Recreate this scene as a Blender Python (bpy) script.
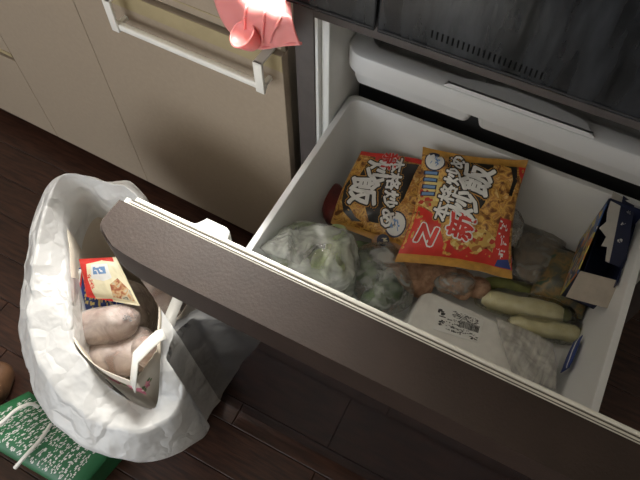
import bpy, bmesh, math, random
from mathutils import Vector, Matrix, noise

scene = bpy.context.scene
COL = scene.collection
for o in list(bpy.data.objects):
    bpy.data.objects.remove(o)

# ------------------------------------------------------------------ camera
F = 610.0
RC = Matrix(((0.885357, 0.464875, -0.005823), (0.395743, -0.760150, -0.515324), (-0.243988, 0.453941, -0.856976)))
CAM = Vector((0, 0, 1.43))
cd = bpy.data.cameras.new('camera'); cam = bpy.data.objects.new('camera', cd); COL.objects.link(cam)
cd.sensor_width = 36; cd.lens = F / 640 * 36; cd.clip_start = 0.02
cam.matrix_world = Matrix((( RC[0][0], -RC[1][0], -RC[2][0], CAM.x),
                           ( RC[0][1], -RC[1][1], -RC[2][1], CAM.y),
                           ( RC[0][2], -RC[1][2], -RC[2][2], CAM.z), (0, 0, 0, 1)))
scene.camera = cam
def P(px, py, z):
    """the point at height z (metres above the floor) seen at a photo pixel"""
    d = RC.transposed() @ Vector(((px - 320) / F, (py - 240) / F, 1))
    return CAM + d * ((z - CAM.z) / d.z)
def PY(px, py, y):
    d = RC.transposed() @ Vector(((px - 320) / F, (py - 240) / F, 1))
    return CAM + d * ((y - CAM.y) / d.y)

# ------------------------------------------------------------------ world, sun, window daylight, exposure
w = bpy.data.worlds.new('sky'); scene.world = w; w.use_nodes = True
bg = w.node_tree.nodes['Background']; bg.inputs[0].default_value = (0.75, 0.87, 1.0, 1); bg.inputs[1].default_value = 1.0
def area(name, loc, target, sx, sy, power, col):
    l = bpy.data.lights.new(name, 'AREA'); l.shape = 'RECTANGLE'; l.size = sx; l.size_y = sy; l.energy = power; l.color = col
    o = bpy.data.objects.new(name, l); COL.objects.link(o); o.location = loc
    o.rotation_euler = (Vector(target) - Vector(loc)).to_track_quat('-Z', 'Y').to_euler()
    return o
area('window_daylight', (-0.84, 1.36, 1.62), (-0.70, 0.0, 1.0), 0.58, 0.95, 112, (1.0, 0.965, 0.90))
area('front_fill', (-1.45, -2.78, 1.32), (-0.7, 0.1, 0.5), 2.2, 1.75, 46, (0.95, 0.975, 1.0))  # unseen fill light, added to brighten the bag and cabinet fronts
sl = bpy.data.lights.new('sun', 'SUN'); sl.energy = 2.0; sl.angle = math.radians(1.5); sl.color = (1, 0.95, 0.86)
so = bpy.data.objects.new('sun', sl); COL.objects.link(so)
so.rotation_euler = Vector((0.80, -1.0, -1.47)).to_track_quat('-Z', 'Y').to_euler()
vs = scene.view_settings
vs.view_transform = 'Standard'; vs.look = 'None'; vs.exposure = 0.0; vs.gamma = 1.0; vs.use_curve_mapping = False

# ------------------------------------------------------------------ helpers
def mat(name, col, rough=0.5, metal=0.0, var=0.0, scale=20, bump=0.0, bscale=60, spec=0.5, trans=0.0, stretch=None, coat=0.0, ior=1.5, col2=None):
    m = bpy.data.materials.new(name); m.use_nodes = True; nt = m.node_tree; N = nt.nodes; L = nt.links
    b = N['Principled BSDF']; b.inputs['Base Color'].default_value = (*col, 1); b.inputs['Roughness'].default_value = rough
    b.inputs['Metallic'].default_value = metal; b.inputs['Specular IOR Level'].default_value = spec; b.inputs['IOR'].default_value = ior
    b.inputs['Coat Weight'].default_value = coat; b.inputs['Coat Roughness'].default_value = 0.05
    tc = N.new('ShaderNodeTexCoord'); mp = N.new('ShaderNodeMapping'); L.new(tc.outputs['Object'], mp.inputs[0])
    if stretch: mp.inputs['Scale'].default_value = stretch
    if var > 0 or col2:
        n = N.new('ShaderNodeTexNoise'); n.inputs['Scale'].default_value = scale; n.inputs['Detail'].default_value = 5; L.new(mp.outputs[0], n.inputs[0])
        r = N.new('ShaderNodeValToRGB'); L.new(n.outputs[0], r.inputs[0])
        lo = tuple(max(0, c * (1 - var)) for c in col); hi = col2 if col2 else tuple(min(1, c * (1 + var)) for c in col)
        r.color_ramp.elements[0].position = 0.35; r.color_ramp.elements[1].position = 0.65
        r.color_ramp.elements[0].color = (*lo, 1); r.color_ramp.elements[1].color = (*hi, 1)
        L.new(r.outputs[0], b.inputs['Base Color'])
    if bump > 0:
        n2 = N.new('ShaderNodeTexNoise'); n2.inputs['Scale'].default_value = bscale; n2.inputs['Detail'].default_value = 4; L.new(mp.outputs[0], n2.inputs[0])
        bp = N.new('ShaderNodeBump'); bp.inputs['Strength'].default_value = bump; bp.inputs['Distance'].default_value = 0.01
        L.new(n2.outputs[0], bp.inputs['Height']); L.new(bp.outputs[0], b.inputs['Normal'])
    return m
def film(name, col, opac, rough=0.18, scale=18, contrast=0.15, translucent=0.4, bump=0.4, bscale=40, detail=6, stretch=None, crumple=0.0):
    """thin crinkled plastic: see-through film with milky creases and gloss"""
    m = bpy.data.materials.new(name); m.use_nodes = True; nt = m.node_tree; N = nt.nodes; L = nt.links
    N.remove(N['Principled BSDF']); out = N['Material Output']
    tc = N.new('ShaderNodeTexCoord'); n = N.new('ShaderNodeTexNoise'); n.inputs['Scale'].default_value = scale; n.inputs['Detail'].default_value = detail
    n.inputs['Distortion'].default_value = 0.8
    mp = N.new('ShaderNodeMapping'); L.new(tc.outputs['Object'], mp.inputs[0])
    if stretch: mp.inputs['Scale'].default_value = stretch
    L.new(mp.outputs[0], n.inputs[0])
    r = N.new('ShaderNodeMapRange'); r.inputs[1].default_value = 0.35; r.inputs[2].default_value = 0.65
    r.inputs[3].default_value = max(0, opac - contrast); r.inputs[4].default_value = min(1, opac + contrast); L.new(n.outputs[0], r.inputs[0])
    d = N.new('ShaderNodeBsdfDiffuse'); d.inputs[0].default_value = (*col, 1)
    t = N.new('ShaderNodeBsdfTranslucent'); t.inputs[0].default_value = (*col, 1)
    dt = N.new('ShaderNodeMixShader'); dt.inputs[0].default_value = translucent; L.new(d.outputs[0], dt.inputs[1]); L.new(t.outputs[0], dt.inputs[2])
    g = N.new('ShaderNodeBsdfGlossy'); g.inputs['Roughness'].default_value = rough; g.inputs[0].default_value = (1, 1, 1, 1)
    tr = N.new('ShaderNodeBsdfTransparent'); tr.inputs[0].default_value = (0.97, 0.97, 0.97, 1)
    m1 = N.new('ShaderNodeMixShader'); L.new(r.outputs[0], m1.inputs[0]); L.new(tr.outputs[0], m1.inputs[1]); L.new(dt.outputs[0], m1.inputs[2])
    fr = N.new('ShaderNodeFresnel'); fr.inputs[0].default_value = 1.5
    m2 = N.new('ShaderNodeMixShader'); L.new(fr.outputs[0], m2.inputs[0]); L.new(m1.outputs[0], m2.inputs[1]); L.new(g.outputs[0], m2.inputs[2])
    if bump:
        n2 = N.new('ShaderNodeTexNoise'); n2.inputs['Scale'].default_value = bscale; n2.inputs['Detail'].default_value = 3; L.new(mp.outputs[0], n2.inputs[0])
        bp = N.new('ShaderNodeBump'); bp.inputs['Strength'].default_value = bump; bp.inputs['Distance'].default_value = 0.01; L.new(n2.outputs[0], bp.inputs['Height'])
        if crumple:
            vo = N.new('ShaderNodeTexVoronoi'); vo.feature = 'DISTANCE_TO_EDGE'; vo.inputs['Scale'].default_value = crumple
            ad = N.new('ShaderNodeVectorMath'); ad.operation = 'MULTIPLY_ADD'; ad.inputs[1].default_value = (.10, .10, .10); L.new(n2.outputs['Color'], ad.inputs[0]); L.new(mp.outputs[0], ad.inputs[2]); L.new(ad.outputs[0], vo.inputs['Vector'])
            b3 = N.new('ShaderNodeBump'); b3.inputs['Strength'].default_value = 0.34; b3.inputs['Distance'].default_value = 0.05; L.new(vo.outputs['Distance'], b3.inputs['Height']); L.new(bp.outputs[0], b3.inputs['Normal']); bp = b3
        for x in (d, g, fr): L.new(bp.outputs[0], x.inputs['Normal'])
    L.new(m2.outputs[0], out.inputs[0])
    return m
def link(name, bm, m, parent=None, smooth=True, angle=35):
    bmesh.ops.remove_doubles(bm, verts=bm.verts, dist=1e-6)
    me = bpy.data.meshes.new(name); bm.to_mesh(me); bm.free()
    mats = m if isinstance(m, (list, tuple)) else [m]
    for x in mats: me.materials.append(x)
    o = bpy.data.objects.new(name, me); COL.objects.link(o)
    if smooth:
        for p in me.polygons: p.use_smooth = True
        me.set_sharp_from_angle(angle=math.radians(angle))
    if parent: o.parent = parent; o.matrix_parent_inverse = parent.matrix_world.inverted()
    return o
def thing(name, label, cat, loc=(0, 0, 0), group=None, rz=0):
    o = bpy.data.objects.new(name, None); COL.objects.link(o)
    o.matrix_world = Matrix.Translation(loc) @ Matrix.Rotation(rz, 4, 'Z'); o.empty_display_size = 0.05
    return tag(o, label, cat, group)
def tag(o, label, cat, group=None):
    o['label'] = label; o['category'] = cat
    if group: o['group'] = group
    return o
def struct(o): o['kind'] = 'structure'; return o
def box(bm, x0, x1, y0, y1, z0, z1, bev=0.0, seg=2, M=None):
    vs_ = [bm.verts.new((x, y, z)) for z in (z0, z1) for y in (y0, y1) for x in (x0, x1)]
    fs = [bm.faces.new([vs_[i] for i in f]) for f in ((0, 2, 3, 1), (4, 5, 7, 6), (0, 1, 5, 4), (2, 6, 7, 3), (0, 4, 6, 2), (1, 3, 7, 5))]
    if M is not None: bmesh.ops.transform(bm, matrix=M, verts=vs_)
    if bev > 0:
        es = list({e for f in fs for e in f.edges}); bmesh.ops.bevel(bm, geom=es, offset=bev, segments=seg, affect='EDGES', profile=0.5)
    return bm
def nb(): return bmesh.new()
def prism(bm, poly, z0, z1, bev=0.0):
    a = [bm.verts.new((x, y, z0)) for x, y in poly]; b = [bm.verts.new((x, y, z1)) for x, y in poly]
    n = len(poly); bm.faces.new(a[::-1]); top = bm.faces.new(b)
    for i in range(n): bm.faces.new((a[i], a[(i + 1) % n], b[(i + 1) % n], b[i]))
    if bev > 0: bmesh.ops.bevel(bm, geom=list(top.edges), offset=bev, segments=3, affect='EDGES')
    return bm
def loft(bm, rings, close=True, cap0=False, cap1=False):
    V = [[bm.verts.new(p) for p in r] for r in rings]; n = len(V[0])
    for i in range(len(V) - 1):
        for j in range(n if close else n - 1):
            k = (j + 1) % n; bm.faces.new((V[i][j], V[i][k], V[i + 1][k], V[i + 1][j]))
    if cap0: bm.faces.new(V[0][::-1])
    if cap1: bm.faces.new(V[-1])
    return V
def crom(pts, per, n):
    """closed Catmull-Rom through pts, n samples per span"""
    out = []; m = len(pts)
    for i in range(m):
        p0, p1, p2, p3 = (Vector(pts[(i + k - 1) % m]) for k in range(4))
        for j in range(n):
            t = j / n
            out.append(0.5 * ((2 * p1) + (p2 - p0) * t + (2 * p0 - 5 * p1 + 4 * p2 - p3) * t * t + (3 * p1 - p0 - 3 * p2 + p3) * t ** 3))
    return out
def tube(bm, pts, r, seg=8, closed=False, samples=6):
    pts = [Vector(p) for p in pts]
    if samples > 1 and len(pts) > 2:
        q = [pts[0]] + pts + [pts[-1]]; s = []
        for i in range(1, len(q) - 2):
            for j in range(samples):
                t = j / samples; p0, p1, p2, p3 = q[i - 1:i + 3]
                s.append(0.5 * ((2 * p1) + (p2 - p0) * t + (2 * p0 - 5 * p1 + 4 * p2 - p3) * t * t + (3 * p1 - p0 - 3 * p2 + p3) * t ** 3))
        s.append(pts[-1]); pts = s
    rings = []; up = Vector((0.13, 0.2, 1)).normalized()
    for i, p in enumerate(pts):
        d = (pts[min(i + 1, len(pts) - 1)] - pts[max(i - 1, 0)]).normalized()
        a = d.cross(up); a = a.normalized() if a.length > 1e-4 else d.cross(Vector((1, 0, 0))).normalized(); b = d.cross(a)
        rr = r[i] if isinstance(r, list) else r
        rings.append([p + (a * math.cos(t) + b * math.sin(t)) * rr for t in [2 * math.pi * k / seg for k in range(seg)]])
    loft(bm, rings, True, True, True); return bm
def rrect(x0, x1, y0, y1, r, seg=5):
    out = []
    for cx, cy, a0 in ((x1 - r, y1 - r, 0), (x0 + r, y1 - r, 90), (x0 + r, y0 + r, 180), (x1 - r, y0 + r, 270)):
        for k in range(seg + 1):
            a = math.radians(a0 + 90 * k / seg); out.append((cx + r * math.cos(a), cy + r * math.sin(a)))
    return out
def ridge(p, s, o=3):
    v = 0; a = 1
    for k in range(o):
        v += a * (1 - abs(noise.noise(p * s)) * 2); a *= 0.5; s *= 2.1
    return v * 0.5
def blob(name, c, size, m, parent=None, rz=0, amp=0.15, s=30, sub=4, seed=0, crease=0.0, flat=0.0, tilt=(0, 0), ease=1.0):
    bm = nb(); bmesh.ops.create_icosphere(bm, subdivisions=sub, radius=1)
    M = Matrix.Translation(c) @ Matrix.Rotation(rz, 4, 'Z') @ Matrix.Rotation(tilt[0], 4, 'X') @ Matrix.Rotation(tilt[1], 4, 'Y')
    for v in bm.verts:
        p = v.co.copy()
        if ease != 1.0:      # squarer outline
            p = Vector([math.copysign(abs(q) ** ease, q) for q in p])
        q = Vector((p.x * size[0], p.y * size[1], p.z * size[2]))
        dn = 1 + amp * noise.noise(q * s + Vector((seed * 7.1, 3, seed))) + crease * (ridge(q + Vector((seed, seed * 2, 5)), s * 1.4) - 0.6)
        q = q * dn
        if flat and q.z < -size[2] * flat: q.z = -size[2] * flat
        v.co = M @ q
    return link(name, bm, m, parent, angle=80)

class Pouch:
    """a filled flat pack over four corners (bl, br, tr, tl) with a parametric front for its print"""
    def __init__(s, bl, br, tr, tl, thick, amp=0.004, sc=25, seed=0, nu=40, nv=40, seal=0.06, lump=0.0, lsc=60, bulge=0.0):
        s.c = [Vector(x) for x in (bl, br, tr, tl)]; s.t = thick; s.amp = amp; s.sc = sc; s.seed = seed; s.seal = seal; s.nu = nu; s.nv = nv
        s.n = ((s.c[1] - s.c[0]).cross(s.c[3] - s.c[0])).normalized(); s.lump = lump; s.lsc = lsc; s.bulge = bulge
        if s.n.z < 0: s.n = -s.n
        s.W = (s.c[1] - s.c[0]).length; s.H = (s.c[3] - s.c[0]).length
    def S(s, u, v, side=1, off=0.0):
        a, b, c, d = s.c
        uu = u + s.bulge * (1 if u > 0.5 else -1) * (abs(2 * u - 1) ** 2) * (math.sin(math.pi * max(0, min(1, v))) - 0.2)
        vv = v + s.bulge * 0.5 * (1 if v > 0.5 else -1) * (abs(2 * v - 1) ** 2) * math.sin(math.pi * max(0, min(1, u))) + (0.010 * noise.noise(Vector((u * 5, s.seed, 1))) if s.bulge else 0)
        p = (a * (1 - uu) + b * uu) * (1 - vv) + (d * (1 - uu) + c * uu) * vv
        su = max(0, min(1, u)); sv = max(0, min(1, (v - s.seal) / (1 - 2 * s.seal)))
        h = (max(0, 1 - abs(2 * su - 1) ** 2.6) ** 0.6) * (max(0, 1 - abs(2 * sv - 1) ** 2.6) ** 0.6)
        q = Vector((u * s.W, v * s.H, s.seed * 3.7))
        wr = s.amp * (ridge(q, s.sc) - 0.6) * (0.35 + 0.65 * h) + s.lump * h * noise.noise(q * s.lsc)
        return p + s.n * (side * (s.t / 2 * h + 0.0006) + wr + off * side)
    def build(s, name, m, parent=None):
        bm = nb(); uv = bm.loops.layers.uv.new('UVMap'); V = {}
        for side in (1, -1):
            for i in range(s.nu + 1):
                for j in range(s.nv + 1):
                    V[side, i, j] = bm.verts.new(s.S(i / s.nu, j / s.nv, side))
        def f(vs_, uvs):
            fc = bm.faces.new(vs_)
            for l, t in zip(fc.loops, uvs): l[uv].uv = t
        for i in range(s.nu):
            for j in range(s.nv):
                k = [(i, j), (i + 1, j), (i + 1, j + 1), (i, j + 1)]; t = [(a / s.nu, b / s.nv) for a, b in k]
                f([V[1, a, b] for a, b in k], t); f([V[-1, a, b] for a, b in k][::-1], t[::-1])
        for i in range(s.nu):
            for j in (0, s.nv):
                q = [V[1, i, j], V[-1, i, j], V[-1, i + 1, j], V[1, i + 1, j]]; f(q if j == 0 else q[::-1], [(i / s.nu, j / s.nv)] * 4)
        for j in range(s.nv):
            for i in (0, s.nu):
                q = [V[1, i, j], V[1, i, j + 1], V[-1, i, j + 1], V[-1, i, j]]; f(q if i == 0 else q[::-1], [(i / s.nu, j / s.nv)] * 4)
        return link(name, bm, m, parent, angle=60)
    def wrap(s, name, bm, m, parent, off):
        """cut a flat (u,v) print into small cells and lay it on the pack's front"""
        for ax in (0, 1):
            lo = min(v.co[ax] for v in bm.verts); hi = max(v.co[ax] for v in bm.verts); k = math.floor(lo / 0.04) + 1
            while k * 0.04 < hi:
                n_ = [0, 0, 0]; n_[ax] = 1; c_ = [0, 0, 0]; c_[ax] = k * 0.04
                bmesh.ops.bisect_plane(bm, geom=bm.verts[:] + bm.edges[:] + bm.faces[:], plane_co=c_, plane_no=n_); k += 1
        for v in bm.verts: v.co = s.S(v.co.x, v.co.y, 1, off)
        return link(name, bm, m, parent, angle=80)
    def text(s, name, body, u, v, size, ang, m, parent, off=0.0006, bold=0.0, sx=1.0, space=1.0, sh=0.0):
        """size in metres, ang in degrees (0 = reads along +u), bold = stroke growth in ems"""
        g0 = text_bm(body, 0, space); me = bpy.data.meshes.new('g'); g0.to_mesh(me); g0.free(); bm = nb()
        k_ = 0 if bold <= 0 else 6 if bold < .05 else 10
        for d in [(0, 0)] + [(bold * math.cos(2 * math.pi * k / k_), bold * math.sin(2 * math.pi * k / k_)) for k in range(k_)]:
            n0 = len(bm.verts); bm.from_mesh(me); bm.verts.ensure_lookup_table()
            for q in bm.verts[n0:]: q.co.x += d[0]; q.co.y += d[1]
        bpy.data.meshes.remove(me)
        for q in bm.verts:
            x = q.co.x * size * sx + q.co.y * sh * size; y = q.co.y * size; c_, s_ = math.cos(math.radians(ang)), math.sin(math.radians(ang))
            q.co = Vector((u + (x * c_ - y * s_) / s.W, v + (x * s_ + y * c_) / s.H, 0))
        return s.wrap(name, bm, m, parent, off)
    def poly(s, name, pts, m, parent, off=0.0004):
        bm = nb(); bm.faces.new([bm.verts.new((a, b, 0)) for a, b in pts]); return s.wrap(name, bm, m, parent, off)
    def disc(s, name, u, v, r, m, parent, off=0.0004, ry=None):
        return s.poly(name, [(u + r / s.W * math.cos(t), v + (ry or r) / s.H * math.sin(t)) for t in [2 * math.pi * k / 24 for k in range(24)]], m, parent, off)
def text_bm(body, bold=0.0, space=1.0):
    cu = bpy.data.curves.new('t', 'FONT'); cu.body = body; cu.size = 1; cu.offset = bold; cu.align_x = 'CENTER'; cu.align_y = 'CENTER'; cu.space_character = space
    cu.resolution_u = 2
    o = bpy.data.objects.new('t', cu); COL.objects.link(o); dg = bpy.context.evaluated_depsgraph_get()
    me = bpy.data.meshes.new_from_object(o.evaluated_get(dg)); bm = nb(); bm.from_mesh(me)
    bpy.data.objects.remove(o); bpy.data.curves.remove(cu); bpy.data.meshes.remove(me)
    return bm
def strokes_bm(n, rnd, w=1.0, h=1.0, t=0.09):
    """small illegible print: a cluster of short bars"""
    bm = nb()
    for k in range(n):
        x = rnd.uniform(-w / 2, w / 2); y = rnd.uniform(-h / 2, h / 2); a, b = (rnd.uniform(.12, .3), t) if rnd.random() < .5 else (t, rnd.uniform(.12, .3))
        bm.faces.new([bm.verts.new(q) for q in ((x - a, y - b / 2, 0), (x + a, y - b / 2, 0), (x + a, y + b / 2, 0), (x - a, y + b / 2, 0))])
    return bm

# ------------------------------------------------------------------ materials
M_wall = mat('wall_paint', (0.45, 0.42, 0.37), 0.8, var=0.04, scale=4)
M_floor = mat('floor_wood', (0.042, 0.0150, 0.0085), 0.38, var=0.45, scale=9, stretch=(1.2, 14, 1), bump=0.08, bscale=30, col2=(0.066, 0.025, 0.014))
M_cab = mat('cabinet_laminate', (0.35, 0.280, 0.208), 0.45, var=0.03, scale=120, bump=0.02, bscale=200)
M_cabin = mat('cabinet_carcass', (0.40, 0.35, 0.27), 0.6, var=0.05)
M_gold = mat('champagne_trim', (0.37, 0.30, 0.17), 0.45, metal=0.0, var=0.05, scale=30)
M_groove = mat('groove_brown', (0.14, 0.11, 0.07), 0.6, var=0.1)
M_toe = mat('toe_kick', (0.02, 0.015, 0.012), 0.6, var=0.1)
M_bar = mat('towel_bar_white', (0.82, 0.80, 0.74), 0.4, var=0.03)
M_pink = mat('pink_silicone', (0.80, 0.27, 0.26), 0.42, var=0.06, scale=8)
M_pink.node_tree.nodes['Principled BSDF'].inputs['Subsurface Weight'].default_value = 0.25
M_pink.node_tree.nodes['Principled BSDF'].inputs['Subsurface Scale'].default_value = 0.02
M_steel = mat('fridge_side', (0.085, 0.072, 0.068), 0.45, var=0.08, scale=40)
M_black = mat('black_glass', (0.012, 0.011, 0.012), 0.05, spec=0.9, ior=2.0, var=0.2)
M_upper = mat('smoky_door_glass', (0.014, 0.015, 0.017), 0.25, spec=0.45, ior=1.5, var=0.75, scale=26, bump=0.12, bscale=70, stretch=(1, 1, 0.22), col2=(0.030, 0.032, 0.036))
M_cap = mat('brown_cap', (0.035, 0.022, 0.0165), 0.5, spec=0.32, var=0.09, scale=35, bump=0.05, bscale=350)
M_white = mat('white_plastic', (0.75, 0.76, 0.76), 0.35, var=0.02, scale=10)
M_liner = mat('fridge_liner', (0.74, 0.74, 0.72), 0.4, var=0.03, scale=6)
M_tray = mat('tray_plastic', (0.66, 0.66, 0.66), 0.35, var=0.02, scale=8)
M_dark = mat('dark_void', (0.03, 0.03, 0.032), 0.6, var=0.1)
M_refl = mat('reflection_black', (0.004, 0.004, 0.004), 0.9, spec=0.05, var=0.1)  # near-black for the painted reflection ticks
M_gasket = mat('gasket_cream', (0.84, 0.82, 0.74), 0.35, var=0.03, scale=30)
M_gline = mat('gasket_groove', (0.10, 0.085, 0.07), 0.7, var=0.1)
M_rail = mat('slide_rail', (0.05, 0.045, 0.045), 0.4, metal=0.4, var=0.1)
M_bag = film('white_polybag', (0.88, 0.88, 0.87), 0.93, rough=0.35, scale=10, contrast=0.06, translucent=0.36, bump=0.4, bscale=13, crumple=11)
M_paper = mat('beige_paper', (0.70, 0.63, 0.53), 0.7, var=0.05, scale=15, bump=0.05, bscale=80)
M_clear = film('clear_film', (0.92, 0.95, 0.90), 0.40, rough=0.15, scale=22, contrast=0.32, translucent=0.3, bump=0.7, bscale=45)
M_frost = film('frosted_film', (0.85, 0.88, 0.84), 0.26, rough=0.25, scale=34, contrast=0.24, translucent=0.3, bump=0.5, bscale=70)
M_grey = film('dim_film', (0.62, 0.60, 0.55), 0.24, rough=0.25, scale=24, contrast=0.2, translucent=0.3, bump=0.5, bscale=45)
M_thin = film('thin_film', (0.85, 0.83, 0.70), 0.07, rough=0.3, scale=24, contrast=0.05, translucent=0.3, bump=0.5, bscale=45)
M_streak = film('streaked_wrap', (0.82, 0.80, 0.74), 0.44, rough=0.35, scale=24, contrast=0.18, translucent=0.3, bump=0.35, bscale=30, stretch=(3.2, 0.7, 1))

# ------------------------------------------------------------------ the room
bm = nb(); box(bm, -2.6, 1.5, -2.8, 1.32, -0.06, -0.006); floor = struct(link('floor', bm, M_floor))
rnd = random.Random(4)
PW, PL = 0.0985, 0.9
plank_mesh = None
for j in range(int(4.12 / 0.1) + 1):
    y = 1.27 - 0.1 * j
    x = -2.6 - rnd.uniform(0, 0.85)
    while x < 1.5:
        x0, x1 = max(x, -2.6), min(x + PL - 0.0015, 1.5)
        if x1 - x0 > 0.02 and -2.79 < y - 0.05:
            if plank_mesh is None:
                b2 = nb(); box(b2, -0.5, 0.5, -PW / 2, PW / 2, -0.006, 0, 0.0012, 1)
                o = link('floor_plank', b2, M_floor, floor, smooth=False); plank_mesh = o.data
            else:
                o = bpy.data.objects.new('floor_plank', plank_mesh); COL.objects.link(o); o.parent = floor
            o.location = ((x0 + x1) / 2, y, 0); o.scale = (x1 - x0, 1, 1)
        x += PL
WX0, WX1, WZ0, WZ1 = -1.16, -0.52, 1.12, 2.12
bm = nb()
for a in ((-2.6, WX0, 0, 2.4), (WX1, 1.5, 0, 2.4), (WX0, WX1, 0, WZ0), (WX0, WX1, WZ1, 2.4)): box(bm, a[0], a[1], 1.32, 1.44, a[2], a[3])
struct(link('wall_back', bm, M_wall, smooth=False))
for nm, a in (('wall_left', (-2.7, -2.6, -2.9, 1.44, 0, 2.4)), ('wall_right', (1.5, 1.6, -2.9, 1.44, 0, 2.4)), ('ceiling', (-2.7, 1.6, -2.9, 1.44, 2.4, 2.5))):
    bm = nb(); box(bm, *a); struct(link(nm, bm, M_wall, smooth=False))
bm = nb()
for a in ((-2.6, -2.57, 0, 2.4), (-0.3, 1.5, 0, 2.4), (-2.57, -0.3, 2.25, 2.4), (-2.57, -0.3, 0, 0.12)): box(bm, a[0], a[1], -2.9, -2.8, a[2], a[3])
struct(link('wall_front', bm, M_wall, smooth=False))
bm = nb()
for a in ((WX0, WX1, WZ0, WZ0 + .04), (WX0, WX1, WZ1 - .04, WZ1), (WX0, WX0 + .04, WZ0, WZ1), (WX1 - .04, WX1, WZ0, WZ1)): box(bm, a[0], a[1], 1.375, 1.415, a[2], a[3])
struct(link('window_1', bm, M_bar, smooth=False))

# ------------------------------------------------------------------ kitchen cabinets (turned slightly against the refrigerator)
CR = -0.034
def cab_pt(x, y=0, z=0):   # x along the front measured from the refrigerator end, y into the cabinet
    c, s = math.cos(CR), math.sin(CR); return Vector((-0.412 + x * c - y * s, 0.644 + x * s + y * c, z))
def cabinet(x0, x1, label, build):
    r = thing('kitchen_cabinet', label, 'cabinet', cab_pt((x0 + x1) / 2), 'cream kitchen cabinets', CR)
    MM = Matrix.Translation(cab_pt(0)) @ Matrix.Rotation(CR, 4, 'Z')
    def part(name, a, m, bev=0.001, parent=None):
        b = nb(); box(b, a[0], a[1], a[2], a[3], a[4], a[5], bev, 2, MM); return link(name, b, m, parent or r, smooth=False)
    part('carcass', (x0 + .001, x1 - .024, .020, .58, .085, .808), M_cabin)
    part('toe_kick', (x0 + .001, x1 - .001, .055, .075, .001, .085), M_toe)
    build(part, x0 + .0007, x1 - .0007)
    return r
def c_right(part, a, b):
    d = part('door', (a, b, 0, .0195, .085, .738), M_cab)
    part('trim_strip', (a + .0005, b - .0005, -.0012, .0005, .704, .7375), M_gold, 0, d)
    part('finger_groove', (a, b, .012, .0195, .738, .752), M_groove, 0)
    part('drawer_front', (a, b, .0, .0195, .752, .806), M_cab)
    part('edge_line', (a + .001, b - .001, -.0008, .0003, .7665, .769), M_gold, 0)
cabinet(-.475, 0, 'cream cabinet door with pale gold top strip and white towel bar, beside refrigerator', c_right)
def c_mid(part, a, b): part('door', (a, b, 0, .0195, .085, .806), M_cab)
cabinet(-.80, -.475, 'plain narrow cream cabinet panel between two wider cabinets', c_mid)
def c_left(part, a, b):
    part('drawer_front', (a, b, 0, .0195, .085, .366), M_cab)
    part('finger_groove', (a, b, .010, .0195, .366, .380), M_groove, 0)
    part('trim_strip', (a, b, -.0008, .0195, .380, .392), M_gold, 0)
    part('upper_drawer_front', (a, b, 0, .0195, .392, .806), M_cab)
cabinet(-1.40, -.80, 'cream cabinet with stacked drawers split by gold-edged groove', c_left)
bm = nb(); MM = Matrix.Translation(cab_pt(0)) @ Matrix.Rotation(CR, 4, 'Z')
box(bm, -1.9, -.024, -.012, .60, .81, .85, .004, 2, MM)
tag(link('worktop', bm, mat('worktop_grey', (.30, .29, .28), .35, var=.08, scale=90), angle=30), 'pale worktop running over the cream cabinets', 'worktop')

# towel bar hooked over the cabinet door
t = thing('towel_bar', 'white plastic towel bar hooked over cream cabinet door', 'towel bar', (-0.59, 0.62, 0.68))
pl, pr = PY(114, 23, .626), PY(266, 88, .6165)
zb = (pl.z + pr.z) / 2; MC = Matrix.Translation(cab_pt(0)) @ Matrix.Rotation(CR, 4, 'Z')
xl, xr = (MC.inverted() @ pl).x, (MC.inverted() @ pr).x; yb = -.028
bm = nb(); box(bm, xl, xr, yb - .006, yb + .006, zb - .007, zb + .006, .003, 3, MC); link('rail', bm, M_bar, t)
for x in (xl + .006, xr - .007):
    bm = nb(); box(bm, x - .0085, x + .0085, yb - .009, yb - .003, zb - .010, .7425, .0015, 2, MC)
    box(bm, x - .0085, x + .0085, yb - .009, .008, .7392, .7425, .001, 1, MC)
    hk = link('hook', bm, M_bar, t)
    bm = nb(); box(bm, x - .004, x + .004, yb - .002, -.0025, zb - .006, zb + .002, .001, 1, MC); link('standoff', bm, M_bar, hk)

# pink silicone piece draped over the worktop edge
t = thing('silicone_funnel', 'pink silicone cloth-like piece with round cup hanging over worktop edge', 'silicone cover', (-0.43, 0.62, 0.80))
ctrl = [  # rows from the top (on the worktop) to the hem: pixel, depth y
    [(206, -30, .700), (232, -34, .70), (258, -34, .70), (278, -32, .69), (288, -24, .68)],
    [(212, -12, .632), (236, -8, .622), (262, -5, .640), (280, -2, .640), (291, 3, .632)],
    [(218, 8, .618), (240, 12, .604), (262, 13, .584), (280, 16, .576), (293, 19, .574)],
    [(226, 24, .614), (244, 30, .602), (262, 32, .584), (280, 31, .574), (297, 34, .571)],
    [(236, 36, .614), (250, 46, .606), (264, 48, .594), (282, 45, .580), (301, 43.5, .568)]]
G = [[PY(*q) for q in r] for r in ctrl]
def bez(g, u, v):
    def cr(pts, t):
        n = len(pts) - 1; i = min(int(t * n), n - 1); f_ = t * n - i; q = [pts[max(0, min(n, i + k))] for k in (-1, 0, 1, 2)]
        return 0.5 * ((2 * q[1]) + (q[2] - q[0]) * f_ + (2 * q[0] - 5 * q[1] + 4 * q[2] - q[3]) * f_ ** 2 + (3 * q[1] - q[0] - 3 * q[2] + q[3]) * f_ ** 3)
    return cr([cr(r, u) for r in g], v)
bm = nb(); rings = []
for j in range(33):
    r = []
    for i in range(41):
        u, v = i / 40, j / 32
        p = bez(G, u, v); p.y += -0.006 * math.sin(u * 19 + 1.0) * v * (1 - 0.5 * v)
        if v < .25: p.z = max(p.z, .8545)
        r.append(p)
    rings.append(r)
loft(bm, rings, close=False)
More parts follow.
